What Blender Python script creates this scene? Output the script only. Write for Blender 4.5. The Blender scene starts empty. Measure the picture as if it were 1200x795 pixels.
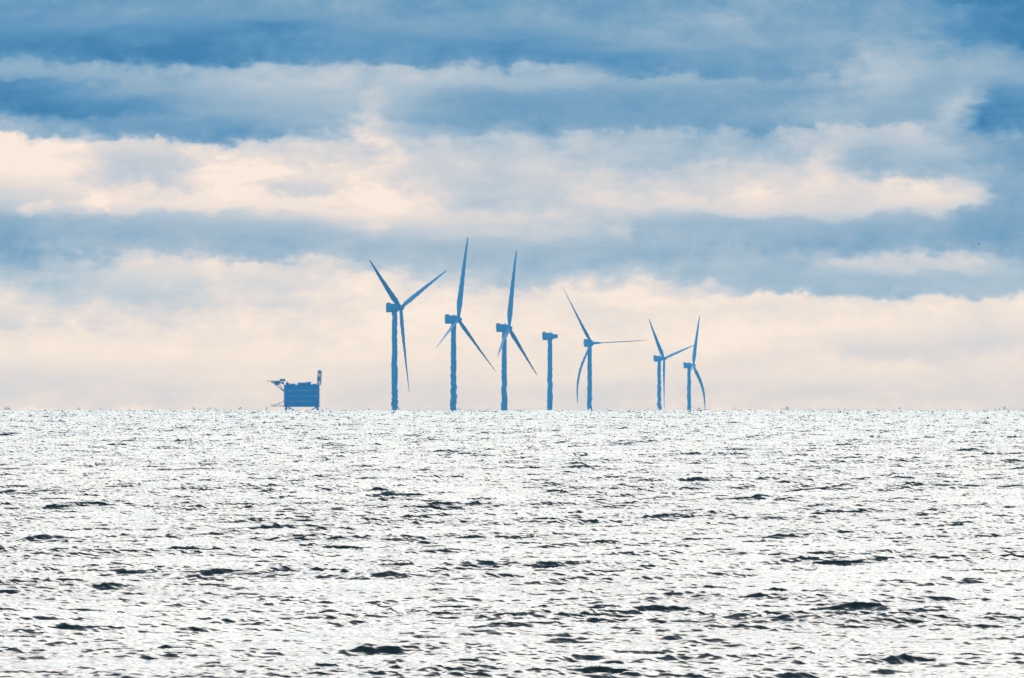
import bpy, bmesh, math, random
import numpy as np
from mathutils import Vector, Matrix
R = math.radians
random.seed(5)
sc = bpy.context.scene
COL = sc.collection

# ------------------------------------------------------------------ measures of the place (metres)
F = 30000.0          # photo pixels per radian of the very long lens
EYE = 6.5            # eye height over the sea
RE = 5.8e6           # effective earth radius (air bends the light a little)
HOR = math.sqrt(2 * EYE * RE)          # distance of the sea horizon, about 8.7 km
def at(px, py, d):   # a bearing and height measured on the photograph, at distance d
    return Vector(((px - 600) / F * d, d, EYE + (437 - py) / F * d))
def sea_z(x, y): return -(x * x + y * y) / (2 * RE)

# ------------------------------------------------------------------ node helpers
def lin(c):
    return tuple(((v / 255) / 12.92 if v / 255 <= .04045 else ((v / 255 + .055) / 1.055) ** 2.4) for v in c) + (1,)
class NT:
    def __init__(s, tree): s.t = tree; s.n = tree.nodes; s.l = tree.links
    def put(s, sock, v):
        if isinstance(v, bpy.types.NodeSocket): s.l.new(v, sock)
        else: sock.default_value = v
    def m(s, op, a, b=None, c=None, clamp=False):
        n = s.n.new('ShaderNodeMath'); n.operation = op; n.use_clamp = clamp
        for i, v in enumerate((a, b, c)):
            if v is not None: s.put(n.inputs[i], v)
        return n.outputs[0]
    def smooth(s, v, a, b, lo=0.0, hi=1.0):
        n = s.n.new('ShaderNodeMapRange'); n.interpolation_type = 'SMOOTHSTEP'
        s.put(n.inputs['Value'], v); n.inputs['From Min'].default_value = a; n.inputs['From Max'].default_value = b
        n.inputs['To Min'].default_value = lo; n.inputs['To Max'].default_value = hi
        return n.outputs['Result']
    def mixc(s, f, a, b, blend='MIX'):
        n = s.n.new('ShaderNodeMix'); n.data_type = 'RGBA'; n.blend_type = blend
        s.put(n.inputs[0], f); s.put(n.inputs[6], a); s.put(n.inputs[7], b)
        return n.outputs[2]
    def xyz(s, x, y, z=0.0):
        n = s.n.new('ShaderNodeCombineXYZ')
        for i, v in enumerate((x, y, z)): s.put(n.inputs[i], v)
        return n.outputs[0]
    def noise(s, vec, scale, detail=3, rough=.5, dist=0.0):
        n = s.n.new('ShaderNodeTexNoise'); s.l.new(vec, n.inputs['Vector'])
        n.inputs['Scale'].default_value = scale; n.inputs['Detail'].default_value = detail
        n.inputs['Roughness'].default_value = rough; n.inputs['Distortion'].default_value = dist
        return n.outputs[0]
    def ramp(s, v, stops):
        n = s.n.new('ShaderNodeValToRGB'); e = n.color_ramp.elements
        while len(e) < len(stops): e.new(.5)
        for q, (p, c) in zip(e, stops): q.position = p; q.color = c
        s.put(n.inputs[0], v)
        return n.outputs[0]

# ------------------------------------------------------------------ sky
SUN_EL, SUN_AZ = 30.0, 1.5
w = bpy.data.worlds.new("World"); sc.world = w; w.use_nodes = True
w.node_tree.nodes.clear()
T = NT(w.node_tree)
tc = T.n.new('ShaderNodeTexCoord'); sep = T.n.new('ShaderNodeSeparateXYZ')
T.l.new(tc.outputs['Generated'], sep.inputs[0])
X, Y, Z = sep.outputs
az = T.m('ARCTAN2', X, Y); el = T.m('ARCSINE', Z)
U = T.m('MULTIPLY_ADD', az, F, 600.0)           # bearing and elevation in fine steps of 1/30000 rad
V = T.m('MULTIPLY_ADD', el, -F, 437.0)
# billows push the cloud edges about
P1 = T.xyz(T.m('MULTIPLY', U, 1 / 150), T.m('MULTIPLY', V, 1 / 55), 3.1)
P2 = T.xyz(T.m('MULTIPLY', U, 1 / 62), T.m('MULTIPLY', V, 1 / 38), 8.3)
P3 = T.xyz(T.m('MULTIPLY', U, 1 / 22), T.m('MULTIPLY', V, 1 / 14), 1.7)
n1 = T.m('SUBTRACT', T.noise(P1, 1, 5, .55), .5)
n2 = T.m('SUBTRACT', T.noise(P2, 1, 5, .6), .5)
n3 = T.m('SUBTRACT', T.noise(P3, 1, 4, .6), .5)
Uw = T.m('ADD', T.m('MULTIPLY_ADD', n1, 240.0, U), T.m('MULTIPLY', n2, 90.0))
Vw = T.m('ADD', T.m('MULTIPLY_ADD', n2, 44.0, V), T.m('MULTIPLY', n3, 14.0))
Vn = T.m('DIVIDE', Vw, 500.0, clamp=True)
COLS = [
 (0, [(0,.22),(25,.2),(50,.08),(70,.22),(82,.4),(95,.1),(125,.03),(140,.3),(155,.5),(165,.97),(185,1),(205,.93),(225,.8),(240,.65),(255,.45),(270,.35),(290,.4),(310,.55),(330,.68),(345,.85),(360,.9),(375,.8),(390,.92),(410,.95),(430,.9),(450,.82),(470,.85),(482,.93)]),
 (150, [(0,.25),(25,.25),(45,.05),(65,.03),(78,.4),(95,.45),(110,.3),(130,.1),(145,.25),(153,.25),(165,.5),(171,.85),(190,.8),(210,.85),(225,.97),(235,.95),(250,.7),(262,.5),(290,.5),(300,.7),(312,.8),(330,.75),(345,.72),(360,.8),(375,.88),(395,.97),(420,.95),(440,.88),(465,.83),(482,.9)]),
 (300, [(0,.3),(20,.25),(32,.08),(50,.1),(68,.1),(78,.5),(95,.55),(120,.45),(140,.35),(155,.2),(165,.5),(175,.8),(190,.85),(205,.95),(220,.85),(235,.97),(250,.75),(262,.6),(290,.5),(303,.7),(310,.9),(325,.85),(345,.9),(360,.92),(400,.97),(440,.93),(465,.9),(482,.92)]),
 (450, [(0,.3),(25,.35),(35,.25),(55,.2),(75,.22),(84,.55),(105,.6),(130,.55),(142,.62),(152,.68),(165,.75),(180,.8),(205,.8),(225,.85),(240,.97),(255,.9),(268,.75),(280,.6),(300,.6),(315,.7),(330,.93),(370,.97),(420,.95),(450,.87),(475,.85)]),
 (600, [(0,.35),(20,.38),(40,.35),(50,.22),(65,.2),(74,.45),(88,.6),(100,.55),(110,.4),(130,.35),(150,.4),(160,.6),(170,.75),(185,.82),(200,.85),(225,.8),(240,.72),(255,.75),(272,.8),(285,.65),(300,.58),(325,.6),(338,.8),(350,.95),(400,.97),(440,.93),(460,.87),(475,.85)]),
 (750, [(0,.35),(25,.4),(50,.4),(60,.3),(78,.2),(90,.3),(97,.5),(105,.4),(125,.35),(150,.35),(158,.55),(170,.65),(185,.65),(200,.75),(220,.85),(240,.9),(250,.8),(265,.6),(290,.55),(315,.6),(330,.85),(345,.97),(380,.97),(420,.95),(440,.92),(460,.84),(480,.9)]),
 (900, [(0,.4),(25,.42),(50,.42),(65,.35),(85,.35),(95,.48),(110,.4),(130,.38),(148,.35),(155,.55),(172,.6),(185,.7),(197,.85),(215,.87),(235,.92),(248,.85),(260,.6),(280,.5),(300,.58),(320,.55),(340,.5),(350,.9),(380,.97),(410,.95),(440,.9),(460,.85),(480,.88)]),
 (1050, [(0,.3),(20,.38),(50,.45),(70,.5),(85,.55),(100,.5),(115,.4),(130,.35),(148,.4),(156,.65),(170,.6),(190,.55),(205,.7),(220,.93),(240,.9),(252,.7),(265,.5),(285,.48),(298,.6),(310,.72),(320,.65),(335,.5),(345,.6),(353,.9),(375,.97),(400,.9),(430,.93),(455,.85),(480,.87)]),
 (1125, [(0,.15),(20,.3),(40,.2),(55,.35),(75,.5),(100,.55),(120,.6),(140,.6),(155,.55),(165,.6),(185,.55),(200,.5),(215,.75),(235,.8),(245,.5),(265,.4),(285,.4),(300,.55),(310,.75),(322,.6),(343,.6),(352,.92),(380,.95),(400,.88),(430,.9),(455,.85),(480,.87)]),
 (1200, [(0,.05),(20,.1),(45,.05),(60,.3),(75,.45),(90,.5),(105,.3),(130,.15),(150,.15),(170,.4),(190,.4),(205,.5),(225,.4),(245,.35),(265,.35),(290,.4),(305,.5),(318,.6),(330,.55),(343,.6),(351,.9),(380,.95),(400,.88),(430,.9),(460,.85),(480,.85)]),
]
def fcurve(pts):
    n = T.n.new('ShaderNodeFloatCurve'); c = n.mapping.curves[0]
    pts = [(y / 500, v) for y, v in pts]
    c.points[0].location = pts[0]; c.points[1].location = pts[-1]
    for p in pts[1:-1]: c.points.new(*p)
    n.mapping.update(); T.l.new(Vn, n.inputs['Value']); return n.outputs[0]
val = None
for i, (x0, pts) in enumerate(COLS):
    v = fcurve(pts)
    if val is None: val = v
    else:
        k = T.smooth(Uw, COLS[i - 1][0], x0)
        val = T.m('ADD', T.m('MULTIPLY', val, T.m('SUBTRACT', 1.0, k)), T.m('MULTIPLY', v, k))
UVw = T.xyz(Uw, Vw)
# single clouds and gaps: bearing, elevation, half width, half height, tilt, amount
for cx, cy, rx, ry, ti, am in [(272,196,42,26,.35,.26),(30,186,52,28,.1,.14),(150,196,55,22,.1,-.16),(232,172,40,14,0,-.10),(320,215,30,10,.1,-.12),
        (432,158,20,46,.25,.26),(485,238,70,13,.15,.20),(560,205,60,24,.2,-.08),(1010,112,34,70,.75,.26),(1085,150,40,26,.3,.24),(1178,128,30,34,0,-.12),
        (718,268,16,11,0,.26),(58,249,20,6,.2,.34),(122,243,18,11,.2,.26),(410,262,30,9,.2,.16),(640,262,55,10,.1,.10),
        (965,195,26,22,.4,.20),(1090,224,52,15,.15,.18),(880,232,40,10,0,.12),(800,60,60,10,.3,.10),(860,32,50,12,.35,.14),(70,160,26,10,0,.18),
        (520,90,44,18,.1,.10),(620,80,50,11,.1,.10),(350,100,60,22,.1,.10),(300,345,70,15,.2,-.12),(90,345,50,12,.2,-.10),(260,330,20,14,.5,.12),
        (830,330,14,7,0,.24),(1020,308,50,6,.05,.16),(1160,307,50,10,.1,.18),(700,372,40,16,.3,-.10),(1150,385,60,16,.1,-.12),(1050,410,60,10,.1,-.10)]:
    mp = T.n.new('ShaderNodeMapping'); mp.vector_type = 'TEXTURE'; T.l.new(UVw, mp.inputs[0])
    mp.inputs['Location'].default_value = (cx, cy, 0); mp.inputs['Rotation'].default_value = (0, 0, ti); mp.inputs['Scale'].default_value = (rx, ry, 1)
    ln = T.n.new('ShaderNodeVectorMath'); ln.operation = 'LENGTH'; T.l.new(mp.outputs[0], ln.inputs[0])
    val = T.m('ADD', val, T.smooth(ln.outputs['Value'], .1, 2.0, am * .62, 0.0))
# long thin streaks and small billows
S1 = T.m('SUBTRACT', T.noise(T.xyz(T.m('MULTIPLY', U, 1 / 190), T.m('MULTIPLY_ADD', V, 1 / 26, T.m('MULTIPLY', U, .0016)), 5.0), 1, 5, .6), .5)
val = T.m('SUBTRACT', val, T.m('MULTIPLY', T.smooth(U, 380.0, 620.0, 0, .07), T.smooth(V, 340.0, 300.0)))
lumps = T.m('ADD', T.m('MULTIPLY', S1, .24), T.m('ADD', T.m('MULTIPLY', n2, .32), T.m('MULTIPLY', n3, .17)))
val = T.m('MULTIPLY_ADD', lumps, T.smooth(V, 300.0, 400.0, 1.0, .55), val, clamp=True)
CL = [(0, (70, 130, 175)), (.15, (94, 148, 188)), (.3, (121, 163, 194)), (.45, (150, 179, 201)), (.6, (176, 194, 208)), (.75, (204, 208, 213)), (.87, (227, 219, 215)), (.97, (244, 229, 217)), (1.0, (249, 234, 221))]
SIGMA = 3.6e-5                      # the air: what it keeps and adds on the way to the sky
AIR = (.062, .346, .648, 1)
near_sky = T.ramp(val, [(p, lin(c)) for p, c in CL])
path = T.m('MINIMUM', T.m('DIVIDE', 125.5, T.m('MAXIMUM', el, .0001)), 32000.0)
keep = T.m('EXPONENT', T.m('MULTIPLY', path, -SIGMA))
add = T.mixc(keep, AIR, (0, 0, 0, 1))
def vop(op, a, b):
    n = T.n.new('ShaderNodeVectorMath'); n.operation = op
    T.put(n.inputs[0], a); T.put(n.inputs[1], b); return n.outputs[0]
near_sky = vop('MAXIMUM', vop('DIVIDE', vop('SUBTRACT', near_sky, add), keep), (0, 0, 0))
# the rest of the dome: blue daylight sky, with a bright veil of thin cloud round the sun
sky = T.n.new('ShaderNodeTexSky'); sky.sky_type = 'NISHITA'; sky.sun_disc = False
sky.sun_elevation = R(SUN_EL); sky.sun_rotation = R(SUN_AZ)
sky.air_density = 1.2; sky.dust_density = .6; sky.ozone_density = 2.5
nsky = T.mixc(1.0, sky.outputs[0], (.14, .14, .14, 1), 'MULTIPLY')
sd = Vector((math.sin(R(SUN_AZ)) * math.cos(R(SUN_EL)), math.cos(R(SUN_AZ)) * math.cos(R(SUN_EL)), math.sin(R(SUN_EL))))
dot = T.n.new('ShaderNodeVectorMath'); dot.operation = 'DOT_PRODUCT'
T.l.new(tc.outputs['Generated'], dot.inputs[0]); dot.inputs[1].default_value = sd
ang = T.m('ARCCOSINE', T.m('MINIMUM', dot.outputs['Value'], .99999))
veil = T.m('EXPONENT', T.m('MULTIPLY', T.m('POWER', T.m('DIVIDE', ang, R(24)), 2.0), -1.0))
bill = T.noise(tc.outputs['Generated'], 5, 6, .6)
veil = T.m('MULTIPLY', veil, T.smooth(bill, .25, .7, .55, 1.25))
wide = T.mixc(1.0, nsky, T.mixc(veil, (0, 0, 0, 1), (.42, .38, .33, 1)), 'ADD')
puff = T.smooth(T.noise(T.xyz(T.m('MULTIPLY', X, 3.0), T.m('MULTIPLY', Y, 3.0), T.m('MULTIPLY', Z, 8.0)), 1, 6, .6), .55, .8, 0, .30)
wide = T.mixc(puff, wide, (.42, .50, .60, 1))
k = T.m('MULTIPLY', T.smooth(V, -700.0, -60.0), T.smooth(T.m('ABSOLUTE', az), .25, .9, 1.0, 0.0))
col = T.mixc(k, wide, near_sky)
bg = T.n.new('ShaderNodeBackground'); T.l.new(col, bg.inputs[0]); bg.inputs[1].default_value = 1.0
out = T.n.new('ShaderNodeOutputWorld'); T.l.new(bg.outputs[0], out.inputs[0])

sun = bpy.data.lights.new('sun', 'SUN'); sun.energy = .285; sun.angle = R(20); sun.color = (1, .935, .83)   # low sun blurred behind thin cloud
so = bpy.data.objects.new('sun', sun); COL.objects.link(so)
so.rotation_euler = (-sd).to_track_quat('-Z', 'Y').to_euler()

# ------------------------------------------------------------------ materials
def mat(name): 
    m = bpy.data.materials.new(name); m.use_nodes = True; m.node_tree.nodes.clear()
    t = NT(m.node_tree); p = t.n.new('ShaderNodeBsdfPrincipled'); o = t.n.new('ShaderNodeOutputMaterial')
    t.l.new(p.outputs[0], o.inputs[0]); return m, t, p
def paint(name, c, c2, rough=.45, scale=.35):
    m, t, p = mat(name)
    g = t.n.new('ShaderNodeTexCoord').outputs['Object']
    n = t.noise(g, scale, 5, .6)
    t.l.new(t.mixc(t.smooth(n, .35, .7), c + (1,), c2 + (1,)), p.inputs['Base Color'])
    p.inputs['Roughness'].default_value = rough
    return m
M_TOWER = paint('tower_hazed_paint', (.17, .50, .82), (.13, .44, .76))  # turbine colours: pale grey with the blue of hazy air mixed in
M_BLADE = paint('blade_hazed_gelcoat', (.17, .50, .82), (.14, .46, .78), .35)
M_NAC = paint('nacelle_hazed_paint', (.17, .50, .84), (.10, .40, .72), .4, .6)
M_DARK = paint('dark_grille', (.10, .18, .28), (.07, .13, .22), .6)
M_BLUE = paint('deep_blue_cladding', (.02, .22, .62), (.03, .28, .70), .95, .25)
M_BLUE2 = paint('blue_steel', (.04, .24, .58), (.03, .18, .48), .6, .5)
M_STEEL = paint('weathered_steel', (.20, .24, .40), (.14, .18, .34), .6, .5)

# ------------------------------------------------------------------ sea surface
def tile(size, n, lo, hi, slope, seed, heading, spread, chop, expo=2.0):
    """one square patch of wind waves: wavelengths lo..hi metres, rms slope `slope`"""
    rng = np.random.default_rng(seed)
    kx = np.fft.fftfreq(n, size / n) * 2 * np.pi
    KX, KY = np.meshgrid(kx, kx, indexing='ij'); K = np.hypot(KX, KY); K[0, 0] = 1
    L = 2 * np.pi / K
    c = np.abs((KX * math.sin(heading) + KY * math.cos(heading)) / K)
    S = K ** (-expo) * c ** spread * np.exp(-(L / hi) ** 4) * np.exp(-(lo / L) ** 4); S[0, 0] = 0
    g = (rng.normal(size=(n, n)) + 1j * rng.normal(size=(n, n))) * S
    h = np.fft.ifft2(g).real
    H = np.fft.fft2(h)
    dx = np.fft.ifft2(-1j * KX / K * H).real; dy = np.fft.ifft2(-1j * KY / K * H).real
    sx = np.fft.ifft2(1j * KX * H).real; sy = np.fft.ifft2(1j * KY * H).real
    sc_ = slope / math.sqrt((sx ** 2 + sy ** 2).mean())
    h *= sc_; dx *= sc_; dy *= sc_
    # sharpen the crests: pull the height field towards them
    q = n / size; I, J = np.meshgrid(np.arange(n), np.arange(n), indexing='ij')
    h2 = h
    for _ in range(3):
        a = I + chop * dx * q if _ == 0 else I + chop * bil(dx, a, b) * q
        b = J + chop * dy * q if _ == 0 else J + chop * bil(dy, a, b) * q
        h2 = bil(h, a, b)
    h = h2
    gx = (np.roll(h, -1, 0) - np.roll(h, 1, 0)) * q / 2; gy = (np.roll(h, -1, 1) - np.roll(h, 1, 1)) * q / 2
    return size, n, h.astype(np.float32), gx.astype(np.float32), gy.astype(np.float32)
def bil(A, u, v):
    n = A.shape[0]
    i = np.floor(u).astype(np.int64); j = np.floor(v).astype(np.int64); fu = (u - i).astype(np.float32); fv = (v - j).astype(np.float32)
    i %= n; j %= n; i1 = (i + 1) % n; j1 = (j + 1) % n
    return (A[i, j] * (1 - fu) + A[i1, j] * fu) * (1 - fv) + (A[i, j1] * (1 - fu) + A[i1, j1] * fu) * fv
TILES = [ # patch, rotation
 (tile(331, 1024, 2.0, 22, .081, 11, .22, 5, 1.4), .05),
 (tile(83, 1024, .5, 3.4, .145, 12, .05, 4, 1.4), -.21),
 (tile(17, 512, .12, .8, .185, 13, .3, 1, 1.0), .33),
]
_h = TILES[1][0][2]; PK0 = float(np.quantile(_h, .9988)); PK1 = float(np.quantile(_h, .99997))
RMS = float(TILES[0][0][2].std())
def lift(sw, size):                    # ripples are steeper on the crests of the longer waves
    return 1 if size == 331 else np.clip(.72 + .30 * sw / RMS, .3, 1.6)
def sample(x, y, which):
    tot = 0
    shimmer_far = np.clip((np.hypot(x, y) - 6500) / 1800, 0, 1)      # sharp peaks added far out, imitating mirage shimmer along the horizon
    swell = None
    for (size, n, h, gx, gy), r in TILES:
        c, s = math.cos(r), math.sin(r); q = n / size
        u = (x * c - y * s) * q; v = (x * s + y * c) * q
        if which == 'h':
            hh = bil(h, u, v) * lift(swell, size); tot = tot + hh; swell = hh if size == 331 else swell
            if n == 1024 and size == 83: tot = tot + np.clip((hh - PK0) / (PK1 - PK0), 0, 1.3) * 1.05 * shimmer_far
        else:
            a = bil(gx, u, v); b = bil(gy, u, v)
            if size == 331: swell = bil(h, u, v)
            tot = tot + np.stack((a * c + b * s, -a * s + b * c), -1) * (1 if size == 331 else lift(swell, size)[..., None])
    return tot
def build_sea():
    f = F * 1024 / 1200
    half = 1024 * .5 / f
    az = np.concatenate((np.linspace(-2.6 * half, -1.25 * half, 260, endpoint=False), np.linspace(-1.25 * half, 1.25 * half, 1700, endpoint=False), np.linspace(1.25 * half, 2.6 * half, 261)))
    D0, D1 = 395.0, 9600.0
    N = 11000
    d = D0 * (D1 / D0) ** (np.arange(N) / (N - 1))
    bot = -EYE / 405.0; top = -math.sqrt(2 * EYE / RE) + 4.5 / f
    rows = 760
    th = np.linspace(bot, top, rows)
    nc = len(az)
    PX = np.zeros((nc, rows), np.float64); PY = np.zeros_like(PX); PZ = np.zeros_like(PX)
    for c0 in range(0, nc, 64):
        a = az[c0:c0 + 64, None]
        x = d[None] * np.sin(a); y = d[None] * np.cos(a)
        z = sample(x, y, 'h') - d[None] ** 2 / (2 * RE)
        an = (z - EYE) / d[None]
        run = np.maximum.accumulate(an, 1)
        for q in range(a.shape[0]):
            idx = np.searchsorted(run[q], th)
            over = idx >= N
            i = np.clip(idx, 1, N - 1)
            t = np.clip((th - an[q, i - 1]) / np.maximum(an[q, i] - an[q, i - 1], 1e-12), 0, 1)
            dd = d[i - 1] + (d[i] - d[i - 1]) * t
            zz = z[q, i - 1] + (z[q, i] - z[q, i - 1]) * t
            low = idx == 0
            dd = np.where(low, D0, dd); zz = np.where(low, z[q, 0], zz)
            if over.any():
                k0 = int(np.argmax(over)); m_ = rows - k0
                last = max(dd[k0 - 1], 1.0)
                e = last + (9800 - last) * (np.arange(1, m_ + 1) / m_)
                dd[k0:] = e; zz[k0:] = -e ** 2 / (2 * RE) - .1
            aa = az[c0 + q]
            PX[c0 + q] = dd * math.sin(aa); PY[c0 + q] = dd * math.cos(aa); PZ[c0 + q] = zz
    G = sample(PX, PY, 'g')
    NX, NY = -G[..., 0], -G[..., 1]
    # verts of the wave fan
    V = np.stack((PX, PY, PZ), -1).reshape(-1, 3)
    NN = np.stack((NX, NY, np.ones_like(NX)), -1).reshape(-1, 3)
    i = np.arange(nc - 1)[:, None] * rows + np.arange(rows - 1)[None]
    Q = np.stack((i, i + rows, i + rows + 1, i + 1), -1).reshape(-1, 4)
    # calm far and surrounding sea, one sheet to 29 km all round
    def sheet(azs, ds, off):
        A, Dm = np.meshgrid(azs, ds, indexing='ij')
        v = np.stack((Dm * np.sin(A), Dm * np.cos(A), -Dm ** 2 / (2 * RE) + off), -1).reshape(-1, 3)
        n_ = len(ds); j = np.arange(len(azs) - 1)[:, None] * n_ + np.arange(n_ - 1)[None]
        return v, np.stack((j, j + n_, j + n_ + 1, j + 1), -1).reshape(-1, 4)
    lim = 2.6 * half
    parts = [(V, Q, NN)]
    dfull = np.concatenate(([2.0], np.geomspace(15, 29000, 60)))
    for azs, ds, off in ((np.linspace(lim, 2 * math.pi - lim, 150), dfull, -.05),
                         (np.linspace(-lim, lim, 40), np.concatenate(([2.0], np.geomspace(15, D0, 20))), -.05),
                         (np.linspace(-lim, lim, 80), np.geomspace(9799, 29000, 30), -.1)):
        v, q = sheet(azs, ds, off); parts.append((v, q, np.tile((0, 0, 1.0), (len(v), 1))))
    vs, qs, ns, o = [], [], [], 0
    for v, q, n_ in parts: vs.append(v); qs.append(q + o); ns.append(n_); o += len(v)
    vs = np.concatenate(vs).astype(np.float32); qs = np.concatenate(qs).astype(np.int32); ns = np.concatenate(ns)
    ns /= np.linalg.norm(ns, axis=1, keepdims=True)
    me = bpy.data.meshes.new('water')
    me.vertices.add(len(vs)); me.vertices.foreach_set('co', vs.ravel())
    me.loops.add(qs.size); me.loops.foreach_set('vertex_index', qs[:, ::-1].ravel())
    me.polygons.add(len(qs)); me.polygons.foreach_set('loop_start', np.arange(0, qs.size, 4, dtype=np.int32))
    me.update(calc_edges=True)
    me.polygons.foreach_set('use_smooth', np.ones(len(qs), bool))
    at_ = me.attributes.new('wave_normal', 'FLOAT_VECTOR', 'POINT'); at_.data.foreach_set('vector', ns.astype(np.float32).ravel())
    ob = bpy.data.objects.new('water', me); COL.objects.link(ob); ob['kind'] = 'structure'
    m, t, p = mat('sea_water')
    a = t.n.new('ShaderNodeAttribute'); a.attribute_name = 'wave_normal'
    t.l.new(a.outputs['Vector'], p.inputs['Normal'])
    g = t.n.new('ShaderNodeNewGeometry').outputs['Position']
    mp = t.n.new('ShaderNodeMapping'); mp.inputs['Scale'].default_value = (1, .25, 1); t.l.new(g, mp.inputs[0])
    gust = t.noise(mp.outputs[0], .05, 3, .5)
    t.put(p.inputs['Roughness'], t.smooth(gust, .3, .7, .12, .19))
    p.inputs['Base Color'].default_value = (.022, .034, .010, 1)
    p.inputs['IOR'].default_value = 1.333
    me.materials.append(m)
build_sea()

# ------------------------------------------------------------------ mesh helpers
def link(name, bm, m, parent=None, smooth=True):
    bmesh.ops.recalc_face_normals(bm, faces=bm.faces)
    me = bpy.data.meshes.new(name); bm.to_mesh(me); bm.free()
    me.polygons.foreach_set('use_smooth', [smooth] * len(me.polygons))
    me.materials.append(m)
    o = bpy.data.objects.new(name, me); COL.objects.link(o); o.parent = parent
    return o
def root(name, loc, label, cat, group=None):
    o = bpy.data.objects.new(name, None); COL.objects.link(o); o.location = loc; o.empty_display_size = 5
    o['label'] = label; o['category'] = cat
    if group: o['group'] = group
    return o
def loft(bm, rings, cap=True):
    vs = [[bm.verts.new(p) for p in r] for r in rings]; n = len(vs[0])
    for a, b in zip(vs, vs[1:]):
        for i in range(n): bm.faces.new((a[i], a[(i + 1) % n], b[(i + 1) % n], b[i]))
    if cap: bm.faces.new(vs[0][::-1]); bm.faces.new(vs[-1])
def box(bm, c, s, mtx=None, bevel=0):
    r = bmesh.ops.create_cube(bm, size=1); v = r['verts']
    bmesh.ops.scale(bm, vec=s, verts=v); bmesh.ops.translate(bm, vec=c, verts=v)
    if bevel:
        e = list({e for q in v for e in q.link_edges})
        v = bmesh.ops.bevel(bm, geom=e, offset=bevel, segments=2, affect='EDGES', profile=.5)['verts'] 
        v = list({q for q in v})
    if mtx is not None: bmesh.ops.transform(bm, matrix=mtx, verts=[q for q in bm.verts if q in set(v)])
def tube(bm, a, b, r0, r1=None, n=10):
    a, b = Vector(a), Vector(b); r1 = r0 if r1 is None else r1
    z = (b - a).normalized(); x = z.orthogonal().normalized(); y = z.cross(x)
    loft(bm, [[p + (x * math.cos(t) + y * math.sin(t)) * r for t in [2 * math.pi * i / n for i in range(n)]] for p, r in ((a, r0), (b, r1))])

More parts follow.
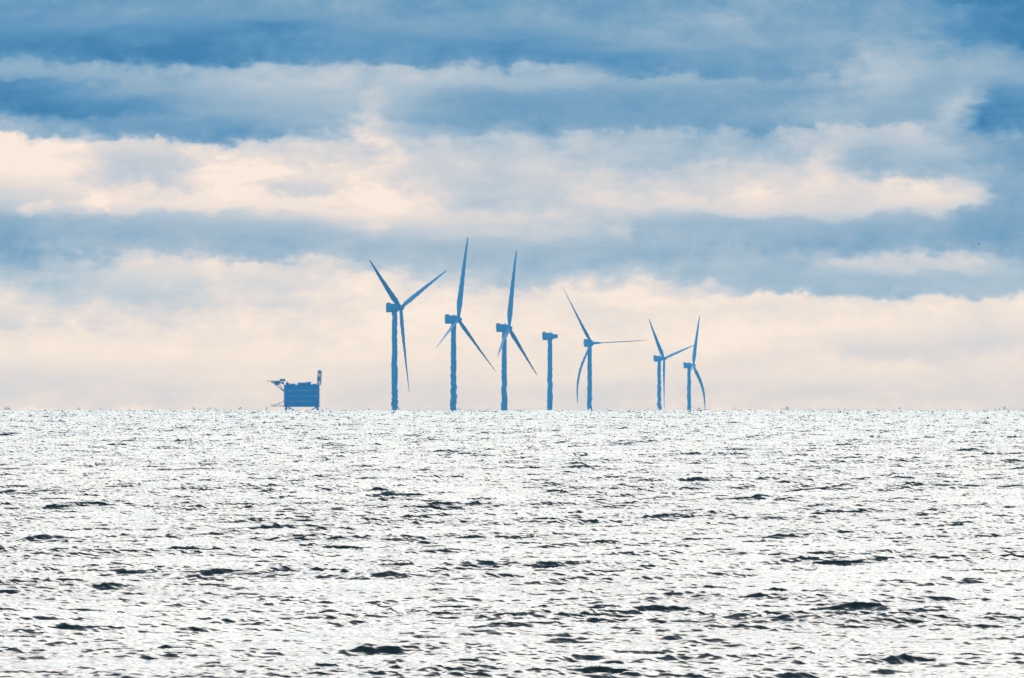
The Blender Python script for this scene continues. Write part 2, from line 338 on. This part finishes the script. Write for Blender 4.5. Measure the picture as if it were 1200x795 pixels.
# ------------------------------------------------------------------ wind turbines
L = 52.0
GROUP = 'wind turbines on the horizon'
def turbine(label, tx, hub, d, k, phi, pitch, seed, blades=True, rough=.22, cone=5.0, tilt=3.0, bend=(), twist=14):
    """tx = bearing of the tower, hub = bearing/height of the hub centre, k = how open the rotor is seen, phi = first blade from upright"""
    hp = at(hub[0], hub[1], d)
    base = Vector(((tx - 600) / F * d, d, 0)); base.z = sea_z(base.x, base.y)
    t = root('wind_turbine', base, label, 'wind turbine', GROUP)
    s = math.sqrt(1 - k * k)
    rnd = random.Random(seed)
    hub_l = hp - base
    A = Vector((s, -k, 0))                       # rotor axis, pointing to the right and a little towards the camera
    A3 = (A * math.cos(R(tilt)) + Vector((0, 0, 1)) * math.sin(R(tilt))).normalized()
    H = hub_l.z
    back = (hub_l.x) / max(s, .3)                # hub distance ahead of the tower axis
    hub_l.y = -k * back
    TZ = H - 2.2
    bm = bmesh.new()
    rings = []; z = -14.0; ph = rnd.uniform(0, 9)
    while True:
        z = min(z, TZ)
        f = max(0, min(1, z / TZ)); r = 1.95 - .42 * f
        j = rough * (.75 + 1.6 * (1 - f) ** 1.5)  # jitter shapes heat shimmer into the tower outline, most near the base
        cx = j * rnd.gauss(0, .55)
        rr = r + j * rnd.uniform(-.55, .75)
        rings.append([(cx + rr * math.cos(a), rr * math.sin(a), z) for a in [2 * math.pi * i / 20 for i in range(20)]])
        if z >= TZ: break
        z += rnd.choice((.5, .7, 1.0, 1.5, 2.1))
    link('tower', bm_loft(rings), M_TOWER, t)
    # nacelle: along the axis, x = axis, y = across
    yaw = math.atan2(A.y, A.x)
    Mx = Matrix.Translation((0, 0, H)) @ Matrix.Rotation(yaw, 4, 'Z') @ Matrix.Rotation(-R(tilt), 4, 'Y')
    bm = bmesh.new()
    secs = [(-5.2, 1.7, 2.1), (-5.0, 2.05, 2.5), (-1.5, 2.1, 2.6), (1.3, 2.1, 2.5), (2.1, 1.9, 2.0), (2.5, 1.5, 1.55)]
    rings = []
    for x, wy, hz in secs:
        ring = []
        for i in range(24):
            a = 2 * math.pi * i / 24; c_, s_ = math.cos(a), math.sin(a)
            q = (abs(c_) ** 5 + abs(s_) ** 5) ** (-1 / 5)
            ring.append(Mx @ Vector((x + rnd.uniform(-.06, .06), wy * q * c_, hz * q * s_)))
        rings.append(ring)
    loft(bm, rings)
    nac = link('nacelle', bm, M_NAC, t)
    bm = bmesh.new(); box(bm, (-4.3, 0, 2.9), (1.1, 3.6, 1.0)); box(bm, (-3.2, 0, 2.5), (.5, 3.0, .6))
    for y_ in (-1.5, 1.5): tube(bm, (-2.2, y_, 2.2), (-2.2, y_, 3.1), .09)
    bmesh.ops.transform(bm, matrix=Mx, verts=bm.verts[:]); link('cooler', bm, M_DARK, nac, False)
    bm = bmesh.new(); tube(bm, (.3, .5, 2.1), (.3, .5, 3.3), .12); box(bm, (.3, .5, 3.3), (.7, .12, .18)); box(bm, (.5, -.4, 2.4), (1.2, .9, .5))
    bmesh.ops.transform(bm, matrix=Mx, verts=bm.verts[:]); link('weather_mast', bm, M_DARK, nac, False)
    # hub with a rounded nose
    bm = bmesh.new()
    fr = A3; up = Vector((0, 0, 1)); sd_ = fr.cross(up).normalized(); up2 = sd_.cross(fr)
    hc = hub_l
    prof = [(-2.0, 1.25), (-1.2, 1.5), (0, 1.65), (.9, 1.5), (1.6, 1.1), (2.05, .55), (2.2, .1)]
    if not blades: prof = [(-2.4, 1.1), (-1.4, 1.3), (0, 1.6), (1.2, 1.55), (2.0, 1.2), (2.3, .5)]
    # drive neck back into the nacelle
    gap = max(0, back - 2.4)
    prof = [(-gap - .5, 1.2)] + prof if gap > 2 else prof
    loft(bm, [[hc + fr * a + (sd_ * math.cos(q) + up2 * math.sin(q)) * r for q in [2 * math.pi * i / 20 for i in range(20)]] for a, r in prof])
    link('hub', bm, M_NAC, t)
    if not blades: return t
    for b in range(3):
        ph_ = R(phi + 120 * b)
        rad = up2 * math.cos(ph_) - sd_ * (-1) * math.sin(ph_) * 1.0
        # sd_ = axis x up; screen right for an axis pointing right is towards +y, so choose the in-plane horizontal that points right
        horiz = sd_ if sd_.x > 0 else -sd_
        rad = up2 * math.cos(ph_) + horiz * math.sin(ph_)
        tan = -up2 * math.sin(ph_) + horiz * math.cos(ph_)
        rad = (rad * math.cos(R(cone)) + fr * math.sin(R(cone))).normalized()
        rings = []
        for i in range(41):
            u = i / 40; r = 1.0 + u * (L - 1.0)
            if r < 9: c = 2.1 + (3.7 - 2.1) * max(0, (r - 2.5) / 6.5) ** 1.2 if r > 2.5 else 2.1
            else: c = 3.7 * (1 - (r - 9) / (L - 9)) ** .85 * .86 + .5
            if i == 40: c = .25
            th_ = max(.13, 1 - max(0, r - 2.5) / 6.5 * .75) * c if r < 9 else c * (.25 - .1 * u)
            tw = R(pitch + twist * (1 - u) ** 2)
            cd = (tan * math.cos(tw) + fr * math.sin(tw)); nd = cd.cross(rad).normalized()
            wob = rough * .45 * (math.sin(r * 1.3 + ph + b) + rnd.uniform(-.6, .6)) * min(1, r / 10)  # heat shimmer shaped into the blade as a small wobble
            bd = sum(amp * math.sin(math.pi * min(1, max(0, u))) + tip * u * u for (bb, amp, tip) in bend if bb == b)
            ctr = hc + rad * r + fr * (.9 * u * u) + Vector((wob + bd, 0, 0))
            rings.append([ctr + cd * (c * (.5 * math.cos(q) - .12)) + nd * (th_ * .5 * math.sin(q)) for q in [2 * math.pi * i2 / 14 for i2 in range(14)]])
        link('blade', bm_loft(rings), M_BLADE, t)
    return t
def bm_loft(rings):
    bm = bmesh.new(); loft(bm, rings); return bm

def dist(px): return F * L / px
turbine('leftmost and nearest turbine, its three blades in a Y with one pointing down', 462.5, (470, 361), dist(100), .52, -56, 60, 1)
turbine('tallest turbine, blade almost upright, second from the left', 531.5, (537.5, 374.5), dist(98), .41, 9, 68, 2)
turbine('third turbine from the left, narrow edge-on rotor with upright blade', 591, (597, 384.5), dist(92), .29, 8, 72, 3)
turbine('short tower and nacelle with no blades on its rotor hub', 644.5, (650, 394.3), dist(86), .25, 0, 0, 4, blades=False)
turbine('fifth turbine from the left with widely open rotor, one blade level to the right', 691, (693.5, 402.5), dist(80), .80, -32.5, 106, 5, cone=1, twist=-34, bend=((2, -2.2, 6.0),))
turbine('small far turbine, two blades raised in a V, second from the right', 772.5, (778.5, 420.5), dist(65), .49, -44, 55, 6, rough=.34)
turbine('rightmost and smallest turbine with one blade raised and one curving down', 807.5, (812.8, 428.5), dist(64), .15, 24, 76, 7, rough=.34, bend=((1, 3.2, -1.0),))

# ------------------------------------------------------------------ offshore platform
def platform():
    D = 15000.0; q = D / F                      # metres per photo pixel there
    base = Vector(((353.5 - 600) / F * D, D, 0)); base.z = sea_z(base.x, base.y)
    def pz(py): return EYE + (437 - py) / F * D - base.z
    def px(x): return (x - 353.5) * q
    t = root('offshore_platform', base, 'blue boxy offshore platform on legs left of the turbines, with side deck and mast', 'platform')
    dp = 9.0
    # stacked decks with inset modules
    zb, zt = pz(477), pz(451.5)
    rnd = random.Random(3)
    bm = bmesh.new(); n = 4; hh = (zt - zb) / n
    for i in range(n):
        z0 = zb + i * hh
        box(bm, (0, 0, z0 + .25), (px(375) - px(332.2) + .3, 2 * dp - .5, .5))
    box(bm, (0, 0, zt), (px(374.6) - px(332.6), 2 * dp, .45))
    link('deck', bm, M_BLUE, t, False)
    for i in range(n):
        z0 = zb + i * hh
        bm = bmesh.new(); x = px(333)
        while x < px(373.5):
            wd = min(rnd.uniform(2.0, 4.8), px(374.3) - x); ins = rnd.uniform(.15, .9)
            box(bm, (x + wd / 2, 0, z0 + .5 + (hh - .55) / 2), (wd - .03, 2 * dp - ins * 2, hh - .56)); 
            for s_ in range(int(wd / .8)):
                for sgn in (-1, 1): box(bm, (x + .4 + s_ * .8, sgn * (dp - ins + .06), z0 + .5 + (hh - .55) / 2), (.14, .12, hh - .8))
            x += wd
        link('module', bm, M_BLUE, t, False)
    for (a, b, top, yy) in ((335, 339, 449.8, 0), (339.6, 346, 450.6, 1), (349, 358.5, 449.2, 0), (358.8, 364.4, 448.5, -1), (366, 371, 450.9, 0)):
        bm = bmesh.new(); box(bm, ((px(a) + px(b)) / 2, yy, (zt + pz(top)) / 2 + .1), (px(b) - px(a), 2 * dp - 4, pz(top) - zt + .2), bevel=0)
        for s_ in range(3): box(bm, (px(a) + (s_ + .5) * (px(b) - px(a)) / 3, yy, pz(top) + .35), (.5, 2.5, .3))
        link('roof_unit', bm, M_BLUE, t, False)
    bm = bmesh.new(); tube(bm, (px(336.5), 2, zt), (px(336.5), 2, pz(447.6)), .35); link('exhaust_stack', bm, M_STEEL, t)
    # four splayed jacket legs, each with its own run into the sea
    for sx in (-1, 1):
        for sy in (-1, 1):
            bm = bmesh.new(); x0 = px(336) if sx < 0 else px(371.5)
            tube(bm, (x0, sy * (dp - 1.5), zb + .3), (x0 + sx * 4.0, sy * (dp + 1.5), -12), .62, .8, 12)
            link('leg', bm, M_BLUE2, t)
    bm = bmesh.new()
    for sy in (-1, 1):
        bm = bmesh.new(); y0, y1 = sy * (dp - 1.2), sy * (dp + .4)
        tube(bm, (px(338), y0, zb), (px(371), y1, -5), .28); tube(bm, (px(371), y0, zb), (px(338), y1, -5), .28)
        link('brace', bm, M_BLUE2, t)
    # cantilevered helicopter deck at the upper left, on lattice struts
    hz = pz(446.4); cx = px(323.5); rr = (px(334) - px(313)) / 2
    bm = bmesh.new()
    loft(bm, [[(cx + rr * math.cos(a), -2 + rr * math.sin(a) * 1.0, z) for a in [math.pi / 8 + i * math.pi / 4 for i in range(8)]] for z in (hz - .3, hz)])
    hd = link('helideck', bm, M_STEEL, t, False)
    bm = bmesh.new()
    for i in range(16):
        a = i * math.pi / 8; tube(bm, (cx + rr * 1.1 * math.cos(a), -2 + rr * 1.1 * math.sin(a), hz - .5), (cx + rr * 1.02 * math.cos(a), -2 + rr * 1.02 * math.sin(a), hz + .1), .06)
        a2 = a + math.pi / 8
        tube(bm, (cx + rr * 1.1 * math.cos(a), -2 + rr * 1.1 * math.sin(a), hz - .1), (cx + rr * 1.1 * math.cos(a2), -2 + rr * 1.1 * math.sin(a2), hz - .1), .05)
    link('safety_net', bm, M_STEEL, hd)
    bm = bmesh.new()
    for yy in (-5.5, 1.5):
        bm = bmesh.new()
        tube(bm, (px(318), yy, hz - .3), (px(333), yy, pz(459)), .24)
        tube(bm, (px(325), yy, hz - .3), (px(333), yy, pz(459)), .17)
        tube(bm, (px(325), yy, hz - .3), (px(333), yy, pz(450.5)), .34)
        tube(bm, (px(318), yy, hz - 1.1), (px(333), yy, hz - 1.3), .26)
        for i in range(6):
            a, b = 318 + i * 2.5, 319.25 + i * 2.5
            tube(bm, (px(a), yy, hz - .3), (px(b), yy, hz - 1.15), .1); tube(bm, (px(b), yy, hz - 1.15), (px(a + 2.5), yy, hz - .3), .1)
        link('support_truss', bm, M_STEEL, t)
    bm = bmesh.new(); box(bm, (px(324.8), -2, hz - 1.4), (3.0, 4, 2.1)); link('deck_cabin', bm, M_BLUE2, t, False)
    bm = bmesh.new(); box(bm, (px(331), -2, hz + .55), (3.2, 2.6, 1.1)); link('fire_shelter', bm, M_STEEL, t, False)
    # low walkway running out to the left near the water
    bm = bmesh.new(); zz = pz(476)
    box(bm, (px(326), -3, zz), (px(334) - px(316), 1.6, .35))
    for i in range(9): tube(bm, (px(316.5 + i * 2.1), -3.7, zz), (px(316.5 + i * 2.1), -3.7, zz + 1.1), .06)
    tube(bm, (px(316.5), -3.7, zz + 1.1), (px(333.5), -3.7, zz + 1.1), .06)
    tube(bm, (px(319), -3, zz - .1), (px(334), -3, pz(470)), .15)
    link('walkway', bm, M_STEEL, t, False)
    # lattice mast at the right-hand corner
    bm = bmesh.new(); x0, x1, z0, z1 = px(371.6), px(376.2), zt, pz(434.5); W = 2.0
    xs = (px(371.8), px(375.8)); prev = None
    N = 7
    for i in range(N + 1):
        z = z0 + (z1 - z0) * i / N; sh = i / N * .5
        cs = [Vector((xx + sh, yy, z)) for xx, yy in ((xs[0], -W / 2), (xs[1], -W / 2), (xs[1], W / 2), (xs[0], W / 2))]
        for a in range(4): tube(bm, cs[a], cs[(a + 1) % 4], .13)
        if prev:
            for a in range(4): tube(bm, prev[a], cs[a], .24); tube(bm, prev[a], cs[(a + 1) % 4], .14)
        prev = cs
    link('lattice_mast', bm, M_STEEL, t)
    bm = bmesh.new(); tube(bm, (px(374.5), 0, pz(438)), (px(374.5), 0, pz(434)), .5); link('antenna', bm, M_STEEL, t)
    bm = bmesh.new(); box(bm, (px(374), 0, pz(444)), (1.5, 1.7, 2.6)); link('equipment_cabinet', bm, M_STEEL, t, False)
platform()

# ------------------------------------------------------------------ a far bird
def bird():
    p = at(1146.5, 286.3, 6000)
    bm = bmesh.new()
    loft(bm, [[Vector((x, r * math.cos(a), r * math.sin(a) * .9)) for a in [2 * math.pi * i / 10 for i in range(10)]] for x, r in ((-.30, .01), (-.24, .06), (-.1, .085), (.05, .09), (.16, .06), (.22, .05), (.27, .045), (.33, .012))])
    for s in (-1, 1):
        pts = [(.06, 0, .05, .16), (.08, .25, .2, .15), (.03, .5, .24, .11), (-.06, .68, .2, .03)]
        rings = [[Vector((x + dx * c, s * y, z + dz)) for dx, dz in ((.5, 0), (0, .015), (-.5, 0), (0, -.012))] for x, y, z, c in pts]
        loft(bm, rings)
    o = link('bird', bm, M_DARK)
    o.location = p; o.rotation_euler = (R(25), R(-5), R(35))
    o['label'] = 'tiny dark bird flying in the blue sky at far right'; o['category'] = 'bird'
bird()

# ------------------------------------------------------------------ haze
bm = bmesh.new(); box(bm, (0, 0, 21), (64000, 64000, 222))
m = bpy.data.materials.new('haze'); m.use_nodes = True; m.node_tree.nodes.clear()
pv = m.node_tree.nodes.new('ShaderNodeVolumePrincipled'); oo = m.node_tree.nodes.new('ShaderNodeOutputMaterial')
m.node_tree.links.new(pv.outputs[0], oo.inputs['Volume'])
pv.inputs['Color'].default_value = (.11, .565, 1.0, 1); pv.inputs['Density'].default_value = SIGMA; pv.inputs['Anisotropy'].default_value = 0.6
hz = link('haze', bm, m, None, False); hz['kind'] = 'stuff'

# ------------------------------------------------------------------ camera
cam = bpy.data.cameras.new('camera'); co = bpy.data.objects.new('camera', cam); COL.objects.link(co); sc.camera = co
cam.sensor_width = 36; cam.lens = 36 * F / 1200; cam.clip_start = 1; cam.clip_end = 200000
co.location = (0, 0, EYE); co.rotation_euler = (R(90) + (437 - 397.5) / F, 0, 0)
sc.view_settings.view_transform = 'Standard'; sc.view_settings.look = 'None'; sc.view_settings.exposure = 0; sc.view_settings.gamma = 1
sc.view_settings.use_curve_mapping = False
sc.cycles.use_denoising = True
sc.cycles.max_bounces = 6; sc.cycles.volume_bounces = 1
sc.cycles.sample_clamp_indirect = 4
